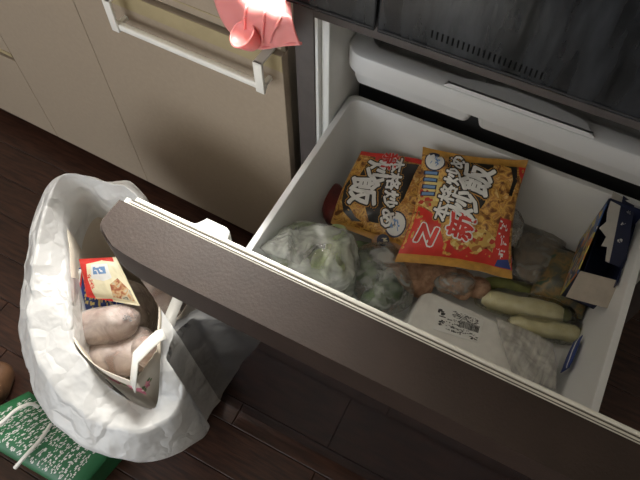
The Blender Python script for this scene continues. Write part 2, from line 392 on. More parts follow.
sh = link('sheet', bm, M_pink, t, angle=80); sd = sh.modifiers.new('thickness', 'SOLIDIFY'); sd.thickness = .0028; sd.offset = 0
for u0, u1 in ((.40, .26), (.58, .50), (.93, .62)):
    bm = nb(); tube(bm, [bez(G, u0 + (u1 - u0) * k / 5, .18 + .70 * k / 5) + Vector((0, -.0045 - .006 * math.sin((u0 + (u1 - u0) * k / 5) * 19 + 1.0) * (.18 + .14 * k) * (1 - .5 * (.18 + .14 * k)), .001)) for k in range(6)], .0020, 6)
    link('fold_ridge', bm, M_pink, t)
bm = nb(); tube(bm, [bez(G, k / 10, 1.0) for k in range(11)], .0024, 6); link('hem', bm, M_pink, t)
cc = PY(245, 36, .580)
ax = Vector((-0.50, -0.40, 0.76)).normalized(); e1 = Vector((.86, -.42, .30)); e1 = (e1 - ax * e1.dot(ax)).normalized(); e2 = ax.cross(e1)
bm = nb(); prof = [(.018, -.018), (.0235, -.006), (.0255, .004), (.0262, .006), (.0250, .0066), (.0235, .004), (.017, -.001), (.008, -.004)]
def cup_ring(r, h): return [cc + ax * h + (e1 * math.cos(a) * 1.05 + e2 * math.sin(a) * .80) * r for a in [2 * math.pi * k / 36 for k in range(36)]]
loft(bm, [cup_ring(r, h) for r, h in prof], True, True, True); cu_ = link('cup', bm, M_pink, t, angle=60)
bm = nb(); tube(bm, cup_ring(.0262, .0062) + cup_ring(.0262, .0062)[:1], .0016, 6, samples=1); link('cup_rim', bm, M_pink, cu_)

# ------------------------------------------------------------------ refrigerator
XL, XR, YF = -0.397, 0.288, 0.66
fr = thing('refrigerator', 'dark refrigerator with its deep lower freezer drawer pulled open', 'refrigerator', (-0.055, 0.98, 0))
bm = nb()
box(bm, XL, XL + .035, YF, 1.28, .03, .858, .002); box(bm, XR - .035, XR, YF, 1.28, .03, .858, .002)
box(bm, XL, XR, 1.25, 1.30, .03, .858); box(bm, XL + .035, XR - .035, YF + .01, 1.25, .03, .06)
box(bm, XL, XR, YF, 1.30, .8585, 1.82, .004)
link('body', bm, M_steel, fr, angle=30)
for sx in (XL + .05, XR - .05):
    for sy in (YF + .05, 1.24):
        bm = nb(); box(bm, sx - .02, sx + .02, sy - .02, sy + .02, 0, .03, .003); link('foot', bm, M_dark, fr)
bm = nb(); box(bm, XL + .0352, XR - .0352, YF - .0005, YF + .03, .822, .858, .002); link('crossbar', bm, M_steel, fr)
bm = nb()
box(bm, XL + .0352, XL + .0402, YF + .004, 1.246, .0605, .8215); box(bm, XR - .0402, XR - .0352, YF + .004, 1.246, .0605, .8215)
box(bm, XL + .0402, XR - .0402, 1.24, 1.246, .0605, .8215)
box(bm, XL + .0402, XL + .0555, YF + .014, 1.24, .0605, .8215, .004)          # moulded step of the side wall
lin = link('liner', bm, M_liner, fr, angle=30)
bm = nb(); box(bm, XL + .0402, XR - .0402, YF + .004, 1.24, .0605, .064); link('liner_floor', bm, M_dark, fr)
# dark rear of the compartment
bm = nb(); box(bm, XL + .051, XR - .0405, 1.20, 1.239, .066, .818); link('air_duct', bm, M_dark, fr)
XS = -0.2485
for nm, a, b in (('ice_drawer_front', XL + .006, XS - .0016), ('upper_drawer_front', XS + .0016, XR - .003)):
    bm = nb(); box(bm, a, b, .628, YF - .001, .862, 1.12, .003, 3); d = link(nm, bm, M_upper, fr, angle=30)
    bm = nb(); box(bm, a + .004, b - .004, .6262, .6285, .8685, .8700); link('seam', bm, M_dark, d)
bm = nb(); box(bm, XL + .003, XR - .003, .628, YF - .001, 1.125, 1.80, .004, 3); link('main_door', bm, M_upper, fr, angle=30)
bm = nb(); box(bm, XS - .040, XS - .012, .6248, .6285, .925, .985, .002); link('badge', bm, M_dark, fr)

bm = nb(); box(bm, XL + .057, XR - .042, .800, .815, .10, .632, .002); link('dark_gap_panel', bm, M_dark, fr)  # dark panel added in place of the shade behind the bin
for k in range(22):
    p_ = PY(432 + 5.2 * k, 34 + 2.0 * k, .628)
    bm = nb(); box(bm, p_.x - .0011, p_.x + .0011, .6277, .6290, p_.z - .006, p_.z + .006); link('reflection_mark', bm, M_refl, fr, smooth=False)  # dark ticks of a reflection in the door glass, put in as black strips
# the drawer that is pulled out: bin is the part, everything fixed to it hangs below
BX0, BX1, BY0, BY1, BZ0, BZ1 = -0.337, 0.227, 0.300, 0.757, 0.388, 0.592
bm = nb()
def ring(d, z, r): return [(x, y, z) for x, y in rrect(BX0 + d, BX1 - d, BY0 + d, BY1 - d, r)]
loft(bm, [ring(.0, BZ1 - .012, .018), ring(.0, BZ1 - .001, .018), ring(.001, BZ1, .018), ring(.0100, BZ1, .016), ring(.0110, BZ1 - .001, .016), ring(.0115, BZ1 - .012, .016),
          ring(.020, BZ0 + .02, .022), ring(.030, BZ0 + .004, .026), ring(.05, BZ0 + .002, .026)], True, False, True)
loft(bm, [ring(.0, BZ1 - .012, .018), ring(.0035, BZ1 - .012, .018), ring(.015, BZ0 + .01, .022), ring(.022, BZ0, .026)], True, False, True)
dr = link('freezer_drawer', bm, M_white, fr, angle=40)
dr['label'] = 'white freezer bin with brown-capped dark glass front, pulled open'
cap = [(-.398, .2495)]
import_arc = [(-.3990, .219), (-.3965, .2115), (-.390, .2045), (-.379, .1985), (-.366, .1948), (-.348, .1922), (-.325, .1908), (-.295, .190)]
cap += import_arc + [(0.186, .190)] + [(-0.109 - x, y) for x, y in import_arc[::-1][1:]] + [(0.289, .2495)]
bm = nb(); prism(bm, cap, .796, .850, .0022); link('door_cap', bm, M_cap, dr, angle=30)
bm = nb()
def quadprism(bm, x0, x1, prof):   # prof: (y,z) outline
    a = [bm.verts.new((x0, y, z)) for y, z in prof]; b = [bm.verts.new((x1, y, z)) for y, z in prof]; n = len(prof)
    bm.faces.new(a); bm.faces.new(b[::-1])
    for i in range(n): bm.faces.new((a[(i + 1) % n], a[i], b[i], b[(i + 1) % n]))
    bmesh.ops.recalc_face_normals(bm, faces=bm.faces)
quadprism(bm, XL + .001, XR - .001, [(.214, .795), (.224, .66), (.233, .45), (.240, .25), (.246, .066), (.2565, .066), (.2565, .795)])
link('door_glass', bm, M_black, dr, angle=20)
bm = nb(); box(bm, XL + .02, XR - .02, .2575, .285, .08, .70, .008, 2); link('door_liner', bm, M_liner, dr, angle=30)
bm = nb(); box(bm, XL + .003, XR - .003, .2498, .2572, .796, .8455, .001); link('gasket_base', bm, M_gasket, dr, angle=30)
for nm, y0, y1, z1, m in (('gasket_groove', .2520, .2530, .8460, M_gline), ('gasket_groove', .2556, .2568, .8460, M_gline)):
    bm = nb(); box(bm, XL + .010, XR - .010, y0, y1, .840, z1); link(nm, bm, m, dr, smooth=False)
bm = nb(); box(bm, XL + .014, XR - .014, .2573, .2625, .80, .8462, .0012); link('gasket_lip', bm, M_gasket, dr, angle=30)
bm = nb(); prism(bm, [(-.318, .2626), (-.300, .2665), (-.297, .2775), (-.270, .2775), (-.264, .2745), (-.2605, .2626)], .818, .8425, .0015); link('latch_tab', bm, M_white, dr, angle=30)
for a, b in ((BX0 - .020, BX0 - .009), (BX1 + .009, BX1 + .020)):
    bm = nb(); box(bm, a, b, .295, 1.05, .44, .475, .003); link('slide_rail', bm, M_rail, dr)
    bm = nb(); box(bm, min(a, b) - (0 if a > 0 else -.008), max(a, b) + (0 if a < 0 else -.008), .32, .74, .47, .478, .001); link('rail_bracket', bm, M_rail, dr)

# upper sliding tray above the bin
bm = nb()
TX0, TX1, TY, TZ = -0.341, 0.224, 0.7185, 0.722
out_ = rrect(TX0, TX1, TY, 1.15, .038, 8); inn_ = rrect(TX0 + .032, TX1 - .032, TY + .034, 1.12, .03, 8)
def R3(p, z): return [(x, y, z) for x, y in p]
def shrink(d, z, r=.038): return R3(rrect(TX0 + d, TX1 - d, TY + d, 1.15 - d, max(.004, r - d), 8), z)
loft(bm, [shrink(.006, TZ - .040), shrink(.0, TZ - .039), shrink(.0, TZ - .006), shrink(.002, TZ - .002), shrink(.006, TZ), shrink(.030, TZ + .002), R3(inn_, TZ), R3(rrect(TX0 + .036, TX1 - .036, TY + .040, 1.115, .028, 8), TZ - .05)], True, False, True)
tr = link('upper_tray', bm, M_tray, fr, angle=35)
for a, b in ((TX0 + .014, -.1085), (-.0965, TX1 - .014)):
    bm = nb(); A = rrect(a, b, TY + .020, 1.12, .010, 5)
    loft(bm, [R3(rrect(a + .010, b - .010, TY + .028, 1.11, .012, 5), TZ - .085), R3(rrect(a + .003, b - .003, TY + .022, 1.117, .012, 5), TZ - .081), R3(A, TZ - .068), R3(A, TZ - .039)], True, True, True)
    link('tray_basket', bm, M_tray, tr, angle=40)
bm = nb(); gp = []
for k in range(25):
    a = k / 24; x = -.160 + .240 * a; gp.append((x, TY + .006 + .030 * math.sin(math.pi * a) ** .4))
prism(bm, [(x, TY + .0035) for x, y in gp[::-1]] + gp, TZ - .004, TZ + .007, .0045); link('grip', bm, M_tray, tr, angle=40)

# ------------------------------------------------------------------ white plastic carrier bag with a paper bag inside
#  per direction: floor (x,y) | bulge (px,py,z) | rim outside | rim ridge | inner edge (px,py,z)
B = [
 ((-.46, .400), (150, 205, .30), (146, 196, .47), (140, 199, .500), (134, 206, .47)),
 ((-.60, .415), (112, 190, .30), (104, 180, .47), (100, 180, .505), (106, 200, .46)),
 ((-.71, .405), (70, 182, .30), (61, 174, .48), (64, 173, .515), (80, 187, .46)),
 ((-.745, .33), (44, 222, .30), (37, 203, .45), (44, 208, .485), (64, 216, .44)),
 ((-.735, .25), (33, 275, .30), (25, 262, .42), (33, 264, .460), (66, 256, .43)),
 ((-.715, .175), (24, 318, .28), (17, 310, .39), (27, 309, .440), (70, 318, .43)),
 ((-.675, .12), (30, 372, .26), (23, 358, .37), (34, 352, .425), (73, 344, .42)),
 ((-.61, .100), (52, 420, .26), (45, 414, .36), (60, 394, .405), (85, 360, .420)),
 ((-.54, .105), (98, 447, .25), (95, 453, .35), (98, 424, .390), (106, 384, .400)),
 ((-.46, .110), (148, 455, .22), (150, 463, .33), (140, 432, .390), (138, 405, .378)),
 ((-.415, .140), (194, 434, .18), (200, 440, .29), (176, 412, .400), (156, 406, .385)),
 ((-.412, .200), (212, 416, .12), (214, 418, .23), (186, 380, .430), (160, 368, .44)),
 ((-.414, .265), (224, 404, .05), (220, 398, .20), (176, 340, .470), (161, 332, .46)),
 ((-.420, .33), (205, 345, .10), (195, 330, .30), (165, 290, .480), (160, 292, .46)),
]
NB = 14
def bag_ring(f): return crom([f(b) for b in B], True, NB)
def lim(p): return Vector((min(p.x, -0.4035 + max(0, 0.195 - p.y) * 2.2), p.y, p.z))
fl = bag_ring(lambda b: Vector((b[0][0], b[0][1], .003)))
r1 = bag_ring(lambda b: P(*b[1])); r2 = bag_ring(lambda b: P(*b[2])); r3 = bag_ring(lambda b: P(*b[3])); r4 = bag_ring(lambda b: P(*b[4]))
cen = Vector((-.59, .245, 0))
def wrinkle(p, i, k, a):
    d = Vector((p.x - cen.x, p.y - cen.y, 0)).normalized(); th = math.atan2(d.y, d.x)
    q = Vector((math.cos(th) * 2.1, math.sin(th) * 2.1, p.z * 3.2))
    n_ = (ridge(q * 1.0 + Vector((3, 1, 7)), 1.2, 2) - 0.6) * a + (ridge(Vector((p.x, p.y, p.z * .6)) + Vector((1, 2, 3)), 7, 2) - .6) * a * .35
    return lim(p + d * n_ + Vector((0, 0, n_ * .35 if k > 10 else 0)))
rings = []
seq = [(fl, r1, 9, 0.012), (r1, r2, 10, 0.009), (r2, r3, 9, 0.010), (r3, r4, 10, 0.012)]
kk = 0
for a, b, n, amp in seq:
    for s in range(n):
        t = s / n; kk += 1
        rings.append([wrinkle(p.lerp(q, t), i, kk, amp * (min(1, kk / 6))) for i, (p, q) in enumerate(zip(a, b))])
rings.append([lim(p) for p in r4])
dn = [lim(Vector((p.x + (cen.x - p.x) * .03, p.y + (cen.y - p.y) * .03, p.z - .10))) for p in r4]
for s in range(1, 6): rings.append([p.lerp(q, s / 5) for p, q in zip(r4, dn)])
bm = nb(); V = loft(bm, rings, True, True, False)
pb = thing('plastic_bag', 'white plastic carrier bag standing open on the floor against the drawer front', 'plastic bag', (-.58, .25, 0))
o = link('bag_body', bm, M_bag, pb, angle=180)

# paper bag inside it
prim = [(140, 215, .43), (112, 206, .44), (84, 193, .44), (68, 220, .42), (70, 256, .41), (73, 318, .41), (76, 345, .415), (98, 366, .43), (134, 381, .445), (153, 378, .45), (157, 350, .445), (158, 330, .44), (156, 292, .44)]
top = crom([P(*q) for q in prim], True, 8); top = [Vector((min(p.x, -.425), p.y, p.z)) for p in top]
pc = sum(top, Vector()) / len(top)
tb = thing('paper_bag', 'beige paper bag with pink flower print standing inside the white plastic bag', 'paper bag', (pc.x, pc.y, .012))
bm = nb(); rings = []
for s in range(14):
    t = s / 13
    rings.append([Vector((p.x + (pc.x - p.x) * .07 * (1 - t), p.y + (pc.y - p.y) * .07 * (1 - t), .012 + (p.z - .012) * t)) + (p - pc).normalized() * .006 * noise.noise(p * 12 + Vector((0, 0, t * 3))) * t for p in top])
loft(bm, rings, True, True, False)
pw = link('paper_wall', bm, M_paper, tb, angle=60); sd = pw.modifiers.new('t', 'SOLIDIFY'); sd.thickness = .0012; sd.offset = 1
bm = nb(); hp = [P(132, 388, .44), P(133, 376, .458), P(135, 358, .475), P(147, 346, .480), P(158, 336, .475), P(164, 334, .462)]
up = Vector((0.35, -0.1, 0.2)).normalized()
hw = [(p + Vector((-.009, .006, 0)), p + Vector((.010, -.005, .002))) for p in hp]
bm_v = [[bm.verts.new(a), bm.verts.new(b)] for a, b in hw]
for i in range(len(bm_v) - 1): bm.faces.new((bm_v[i][0], bm_v[i][1], bm_v[i + 1][1], bm_v[i + 1][0]))
h_ = link('handle', bm, M_bar, tb); sd = h_.modifiers.new('t', 'SOLIDIFY'); sd.thickness = .002
# flower print on the near side of the paper bag
M_flower = mat('flower_pink', (.62, .06, .16), .7, var=.5, scale=60, col2=(.85, .35, .42)); M_leaf = mat('leaf_green', (.16, .22, .10), .7, var=.3, scale=50)
def wall_pt(i, t, off=.0022):
    n = len(top); i0 = int(math.floor(i)) % n; f_ = i - math.floor(i); p = top[i0].lerp(top[(i0 + 1) % n], f_)
    q = Vector((p.x + (pc.x - p.x) * .07 * (1 - t), p.y + (pc.y - p.y) * .07 * (1 - t), .012 + (p.z - .012) * t)) + (p - pc).normalized() * .006 * noise.noise(p * 12 + Vector((0, 0, t * 3))) * t
    o_ = Vector((p.x - pc.x, p.y - pc.y, 0)).normalized(); return q + o_ * off
def wall_print(name, ci, ct, pts, m, off):
    bm = nb(); c0 = bm.verts.new(wall_pt(ci, ct, off)); vs_ = [bm.verts.new(wall_pt(ci + a, ct + b, off)) for a, b in pts]
    for k in range(len(vs_)): bm.faces.new((c0, vs_[k], vs_[(k + 1) % len(vs_)]))
    return link(name, bm, m, pw)
for fi, ft, fs in ((63.4, .868, 1.15), (70.5, .875, .75), (58.0, .88, .6)):
    for k, (di, dt) in enumerate(((-3.2, .012), (2.9, -.006), (2.4, .022))):
        wall_print('printed_leaf', fi + di * fs, ft + dt * fs, [(1.5 * fs * math.cos(a), .014 * fs * math.sin(a)) for a in [2 * math.pi * q / 10 for q in range(10)]], M_leaf, .0022)
    wall_print('printed_flower', fi, ft, [(2.5 * fs * (1 + .22 * math.cos(5 * a)) * math.cos(a), .036 * fs * (1 + .22 * math.cos(5 * a)) * math.sin(a)) for a in [2 * math.pi * q / 30 for q in range(30)]], M_flower, .0026)

# ------------------------------------------------------------------ things in the paper bag
def print_mat(name, stops, scale=60, kind='noise', rough=0.35, detail=3, distort=0.5):
    """printed packaging: patches of ink colours (position, colour) on a noise field"""
    m = bpy.data.materials.new(name); m.use_nodes = True; nt = m.node_tree; N = nt.nodes; L = nt.links; b = N['Principled BSDF']; b.inputs['Roughness'].default_value = rough
    tc = N.new('ShaderNodeTexCoord')
    if kind == 'noise':
        n = N.new('ShaderNodeTexNoise'); n.inputs['Detail'].default_value = detail; n.inputs['Distortion'].default_value = distort; o_ = n.outputs[0]
    else:
        n = N.new('ShaderNodeTexVoronoi'); o_ = n.outputs['Color']
    n.inputs['Scale'].default_value = scale; L.new(tc.outputs['Object'], n.inputs['Vector'])
    r = N.new('ShaderNodeValToRGB'); r.color_ramp.interpolation = 'CONSTANT' if kind != 'noise' else 'LINEAR'
    while len(r.color_ramp.elements) < len(stops): r.color_ramp.elements.new(0.5)
    for e, (p, c) in zip(r.color_ramp.elements, stops): e.position = p; e.color = (*c, 1)
    L.new(o_, r.inputs[0]); L.new(r.outputs[0], b.inputs['Base Color'])
    return m
I_white = mat('ink_white', (.78, .78, .76), .4, var=.03); I_black = mat('ink_black', (.015, .012, .010), .4, var=.2)
I_red = mat('ink_red', (.62, .035, .025), .35, var=.12, scale=30); I_gold = mat('ink_gold', (.52, .27, .05), .35, var=.18, scale=60)
I_yel = mat('ink_yellow', (.80, .66, .25), .4, var=.1, scale=30); I_blue = mat('ink_blue', (.03, .06, .26), .4, var=.15, scale=30); I_lblue = mat('ink_light_blue', (.16, .30, .55), .4, var=.1)
I_navy = mat('ink_navy', (.012, .018, .055), .45, var=.2, scale=30); I_grey = mat('ink_grey', (.10, .10, .10), .6, var=.2)
I_cream = mat('ink_cream', (.80, .74, .52), .45, var=.06); I_green = mat('ink_green', (.018, .135, .05), .45, var=.1)
rnd = random.Random(11)
def print_strokes(pk, name, u, v, size, ang, m, parent, n=10, w=1.0, h=1.0, off=.0007, t=.09):
    bm = strokes_bm(n, rnd, w, h, t); c_, s_ = math.cos(math.radians(ang)), math.sin(math.radians(ang))
    for q in bm.verts:
        x, y = q.co.x * size, q.co.y * size; q.co = Vector((u + (x * c_ - y * s_) / pk.W, v + (x * s_ + y * c_) / pk.H, 0))
    return pk.wrap(name, bm, m, parent, off)

M_meat = mat('frozen_meat', (.52, .33, .27), .5, var=.25, scale=28, bump=.2, bscale=70, col2=(.62, .52, .46))
M_meatfilm = film('meat_film', (.76, .66, .61), .45, rough=.42, scale=28, contrast=.22, bump=.5, bscale=55)

t = thing('blue_food_pack', 'blue frozen food packet with yellow lettering, behind red and white packet in paper bag', 'food packet', P(92, 300, .30))
pk = Pouch(P(71, 322, .325), P(126, 308, .315), P(108, 262, .355), P(79, 268, .37), .018, seed=3, amp=.003)
fb = pk.build('pouch', I_blue, t)
pk.poly('white_edge', [(0, 0.02), (.10, .02), (.10, .98), (0, .98)], I_white, fb)
pk.poly('red_edge', [(.10, .02), (.15, .02), (.15, .98), (.10, .98)], I_red, fb)
for u_, v_ in ((.33, .44), (.36, .20), (.58, .40), (.61, .18)): print_strokes(pk, 'lettering', u_, v_, .022, 80, I_yel, fb, 9, .9, .9, .0008, .13)
print_strokes(pk, 'fine_print', .80, .22, .018, 80, I_cream, fb, 12)
t = thing('red_food_pack', 'red-bordered white and yellow frozen food packet lying in paper bag', 'food packet', P(110, 280, .35))
pk = Pouch(P(87, 297, .365), P(140, 306, .36), P(116, 257, .395), P(79, 259, .395), .020, seed=5, amp=.004)
fb = pk.build('pouch', I_cream, t)
pk.poly('red_border', [(0, 0), (.17, 0), (.13, .5), (.18, .86), (.6, .94), (.9, .9), (.9, 1), (0, 1)], I_red, fb)
pk.poly('red_border', [(.17, 0), (.5, .06), (.5, 0)], I_red, fb)
pk.poly('white_panel', [(.22, .5), (.3, .84), (.72, .86), (.70, .55), (.5, .46)], I_white, fb)
pk.poly('blue_panel', [(.30, .60), (.34, .78), (.64, .80), (.62, .64)], I_lblue, fb, .0008)
print_strokes(pk, 'fine_print', .47, .70, .018, 10, I_white, fb, 8, off=.0012)
pk.poly('photo_panel', [(.55, .10), (.60, .40), (.82, .55), (.97, .30), (.95, .08)], print_mat('dish_photo', [(0, (.10, .05, .03)), (.42, (.34, .10, .05)), (.52, (.62, .40, .20)), (.62, (.55, .52, .40)), (.7, (.10, .09, .06))], 90), fb)
for v_ in (.30, .42, .54): print_strokes(pk, 'lettering', .19, v_, .010, 80, I_red, fb, 8, .9, .9, .0009, .12)
def meat(name, label, c, size, rz, seed, tilt=(0, 0)):
    r = thing(name, label, 'meat pack', Vector(c) - Vector((0, 0, size[2])))
    blob('meat', c, (size[0] * .93, size[1] * .92, size[2] * .92), M_meat, r, rz, .12, 24, 4, seed, 0, 0, tilt, .8)
    w_ = blob('wrap', c, size, M_meatfilm, r, rz, .14, 24, 4, seed, .05, 0, tilt, .8)
    return r
mc = P(105, 325, .34)
m1 = meat('wrapped_meat', 'frozen meat in clear wrap with handwritten tag, lying across the paper bag', mc, (.066, .036, .028), math.radians(38), 1)
lc = P(129, 318, .365); bm = nb(); bb = strokes_bm(18, rnd, 2.0, 1.0, .10)
bm.free()
for q in bb.verts: q.co = lc + Matrix.Rotation(math.radians(35), 3, 'Z') @ Matrix.Rotation(math.radians(12), 3, 'Y') @ (q.co * .013)
link('handwriting', bb, I_black, m1)
meat('wrapped_meat', 'larger frozen meat slab in clear wrap underneath the tagged one', P(116, 351, .295), (.085, .052, .036), math.radians(28), 2)
meat('wrapped_meat', 'small pale wrapped piece tucked beside paper bag handle', P(146, 352, .36), (.024, .028, .030), math.radians(60), 4)
tag(blob('frozen_bundle', P(112, 320, .16), (.10, .075, .105), M_meatfilm, None, math.radians(30), .1, 20, 4, 6, .04, .9, (0, 0), .7), 'large wrapped frozen bundle filling the bottom of the paper bag', 'frozen food')

# ------------------------------------------------------------------ green paper shopping bag and brown bag at the left
t = thing('green_shopping_bag', 'green paper shopping bag printed with white characters, lying on floor beside plastic bag', 'shopping bag', P(20, 440, 0))
zt = .115
ga, gb_, gc, gd = P(72, 494, zt), P(112, 446, zt + .01), P(24, 388, zt + .01), P(-48, 424, zt)
pk = Pouch(ga, gb_, gc, gd, .05, amp=.003, sc=9, seed=8, seal=.0)
bm = nb(); top4 = [ga, gb_, gc, gd]; ctr = sum(top4, Vector()) / 4
low = [Vector((p.x + (ctr.x - p.x) * .06, p.y + (ctr.y - p.y) * .06, .003)) for p in top4]
mid = [Vector((p.x, p.y, p.z - .025)) for p in top4]
loft(bm, [low, mid], True, True, False)
bmesh.ops.subdivide_edges(bm, edges=bm.edges[:], cuts=2)
link('bag_side', bm, I_green, t, smooth=False)
gf = Pouch(ga + Vector((0, 0, -.024)), gb_ + Vector((0, 0, -.024)), gc + Vector((0, 0, -.024)), gd + Vector((0, 0, -.024)), .05, amp=.0025, sc=9, seed=8, seal=0)
fb = gf.build('bag_face', I_green, t)
G_white = mat('print_white', (.70, .70, .66), .6, var=.1, scale=40)
rows, cols = 15, 7
for r_ in range(rows):
    for c_ in range(cols):
        print_strokes(gf, 'printed_character', .10 + .84 * (c_ + .5) / cols, .08 + .84 * (r_ + .5) / rows, .60 * gf.W / cols, rnd.uniform(-6, 6), G_white, fb, 9, 1.15, 1.25, .0010, .19)
for pts in ([(-20, 436, .115), (0, 424, .135), (16, 410, .150), (30, 404, .145), (38, 407, .125)], [(51, 424, .125), (40, 440, .135), (28, 453, .135), (15, 468, .118)]):
    bm = nb(); tube(bm, [P(*q) for q in pts], .0042, 8); link('rope_handle', bm, M_bar, t)
bm = nb(); c0 = P(2, 388, .09)
tag(blob('paper_sack', P(-10, 384, .036), (.045, .05, .040), mat('kraft_brown', (.20, .10, .05), .6, var=.35, scale=15), None, .5, .2, 14, 4, 3, .06, .9, (0, 0), .7), 'brown crumpled paper sack behind green shopping bag', 'paper sack')

# ------------------------------------------------------------------ food in the freezer bin
ZF = BZ0 + .004
rice_stops = [(0.0, (.06, .022, .008)), (.36, (.16, .055, .014)), (.44, (.42, .19, .04)), (.51, (.74, .44, .10)), (.58, (.46, .18, .035)), (.70, (.80, .58, .22))]
M_rice = print_mat('fried_rice_photo', rice_stops, 75, detail=4, distort=0.6)
M_rice2 = print_mat('rice_grains', [(0, (.50, .04, .02)), (.30, (.62, .40, .10)), (.55, (.74, .58, .22)), (.75, (.40, .16, .04))], 150, 'vor')
def rice_pack(label, corners, thick, seed, flip, group):
    pk = Pouch(*corners, thick, amp=.011, sc=13, seed=seed, seal=.055, nu=60, nv=60, bulge=(.03 if flip else -.06))
    r = thing('fried_rice_pack', label, 'frozen food pack', Vector(corners[0]), group)
    return pk, r, pk.build('pouch', M_rice, r)
# --- the pack leaning on the back wall of the bin
pkB, tB, bB = rice_pack('golden and red frozen fried rice pack leaning on top of another pack', [P(396, 262, .505), P(511, 279, .495), P(527, 160, .604), P(424, 147, .560)], .040, 2, 0, 'frozen fried rice packs')
for v0, v1 in ((0, .07), (.93, 1.0)): pkB.poly('seal_strip', [(0, v0), (1, v0), (1, v1), (0, v1)], I_gold, bB)
pkB.poly('red_field', [(.0, .07), (1, .07), (1, .20), (.9, .24), (.84, .17), (.74, .21), (.66, .14), (.58, .20), (.5, .13), (.42, .22), (.36, .18), (.30, .30), (.26, .38), (.2, .42), (.1, .46), (.0, .48)], I_red, bB, .0004)
pkB.poly('grain_field', [(.40, .26), (.42, .18), (.50, .115), (.58, .18), (.66, .12), (.74, .20), (.84, .16), (.84, .28), (.70, .34), (.55, .32)], M_rice2, bB, .0006)
pkB.poly('grain_field', [(.02, .50), (.1, .47), (.2, .43), (.28, .36), (.32, .44), (.24, .54), (.1, .62), (.02, .62)], M_rice2, bB, .0006)
pkB.poly('black_swoosh', [(.80, .93), (.86, .91), (.90, .80), (.885, .66), (.92, .66), (.945, .80), (.91, .93)], I_black, bB, .0005)
pkB.poly('corner_mark', [(.93, .93), (1, .93), (1, .80), (.95, .86)], I_red, bB, .0006)
pkB.poly('yellow_panel', [(.05, .78), (.19, .78), (.19, .70), (.24, .70), (.24, .52), (.06, .52)], I_yel, bB, .0005)
for k, (a, b) in enumerate(((.10, .74), (.10, .68), (.10, .62), (.10, .56))):
    pkB.poly('blue_bar', [(.045, b + .035), (.17, b + .035), (.17, b + .012), (.045, b + .012)], I_lblue, bB, .0010); pkB.poly('dark_bar', [(.03, b + .042), (.185, b + .042), (.185, b + .004), (.03, b + .004)], I_navy, bB, .0008)
def big_text(pk, par, body, u, v, size, ang, sx=1.0, sh=.0, col=None, out=None, rim=None, ob=.085, rb=.115):
    if rim: pk.text('lettering_rim', body, u, v, size, ang, rim, par, .0009, rb, sx, 1.0, sh)
    pk.text('lettering_outline', body, u, v, size, ang, out or I_black, par, .0012, ob, sx, 1.0, sh)
    pk.text('lettering', body, u, v, size, ang, col or I_white, par, .0016, .034, sx, 1.0, sh)
pkB.poly('black_panel', [(.24, .44), (.48, .40), (.60, .46), (.66, .56), (.70, .94), (.46, .93), (.27, .97)], I_black, bB, .0007)
big_text(pkB, bB, '本格炒め', .33, .675, .033, 82, 1.08, .1, rim=I_gold, ob=.11, rb=.16)
big_text(pkB, bB, '炒', .50, .515, .056, 80, .9, .1, rim=I_gold)
big_text(pkB, bB, '飯', .575, .755, .064, 80, 1.0, .1, rim=I_gold)
big_text(pkB, bB, '新', .50, .335, .050, 84, 1.0, .1, I_red, I_white, ob=.085)
pkB.poly('logo_box', [(.10, .12), (.315, .12), (.30, .34), (.12, .34)], I_red, bB, .0007)
big_text(pkB, bB, 'N', .19, .225, .048, -12, 1.05, 0, I_red, I_white, ob=.085)
pkB.text('maker_mark', 'ニチレイ', .275, .20, .0068, 84, I_white, bB, .0012, .02)
pkB.disc('badge', .13, .875, .021, I_navy, bB, .0007); pkB.disc('badge_face', .13, .875, .0185, I_white, bB, .0010)
print_strokes(pkB, 'badge_print', .13, .875, .017, 60, I_lblue, bB, 12, 1.2, 1.2, .0014)
pkB.poly('side_mark', [(.80, .13), (.96, .13), (.97, .47), (.84, .47)], I_red, bB, .0007)
for k in range(3): print_strokes(pkB, 'side_print', .885, .20 + .10 * k, .018, 84, I_white, bB, 9, 1, 1, .0011)
pkB.poly('blue_mark', [(.84, .075), (.99, .075), (.96, .15), (.86, .13)], I_blue, bB, .0009)
# --- the pack under it
pkA, tA, bA = rice_pack('golden frozen fried rice pack lying half under the other pack', [P(330, 223, .455), P(430, 258, .462), P(452, 166, .505), P(361, 151, .512)], .042, 6, 1, 'frozen fried rice packs')
pkA.poly('seal_strip', [(0, 0), (1, 0), (1, .06), (0, .06)], I_gold, bA); pkA.poly('seal_strip', [(0, .95), (1, .95), (1, 1), (0, 1)], I_red, bA)
pkA.poly('black_swoosh', [(.05, .30), (.02, .5), (.05, .66), (.09, .66), (.065, .5), (.12, .28), (.22, .16), (.30, .13), (.20, .11), (.10, .18)], I_black, bA, .0005)
pkA.poly('black_panel', [(.10, .44), (.14, .88), (.40, .90), (.66, .93), (.62, .50), (.52, .18), (.36, .16), (.23, .40)], I_black, bA, .0007)
big_text(pkA, bA, '本格炒め', .47, .56, .031, -80, 1.05, .1, rim=I_gold, ob=.11, rb=.16)
big_text(pkA, bA, '炒', .255, .75, .048, -78, 1.0, .1, rim=I_gold)
big_text(pkA, bA, '飯', .195, .48, .058, -78, 1.0, .1, rim=I_gold)
pkA.poly('red_panel', [(.20, .86), (.46, .86), (.48, .96), (.18, .96)], I_red, bA, .0008)
big_text(pkA, bA, '新', .33, .905, .036, -80, 1.0, .1, I_red, I_white, ob=.05)
pkA.disc('badge', .61, .22, .021, I_navy, bA, .0007); pkA.disc('badge_face', .61, .22, .0185, I_white, bA, .0010)
print_strokes(pkA, 'badge_print', .61, .22, .017, -60, I_lblue, bA, 12, 1.2, 1.2, .0014)
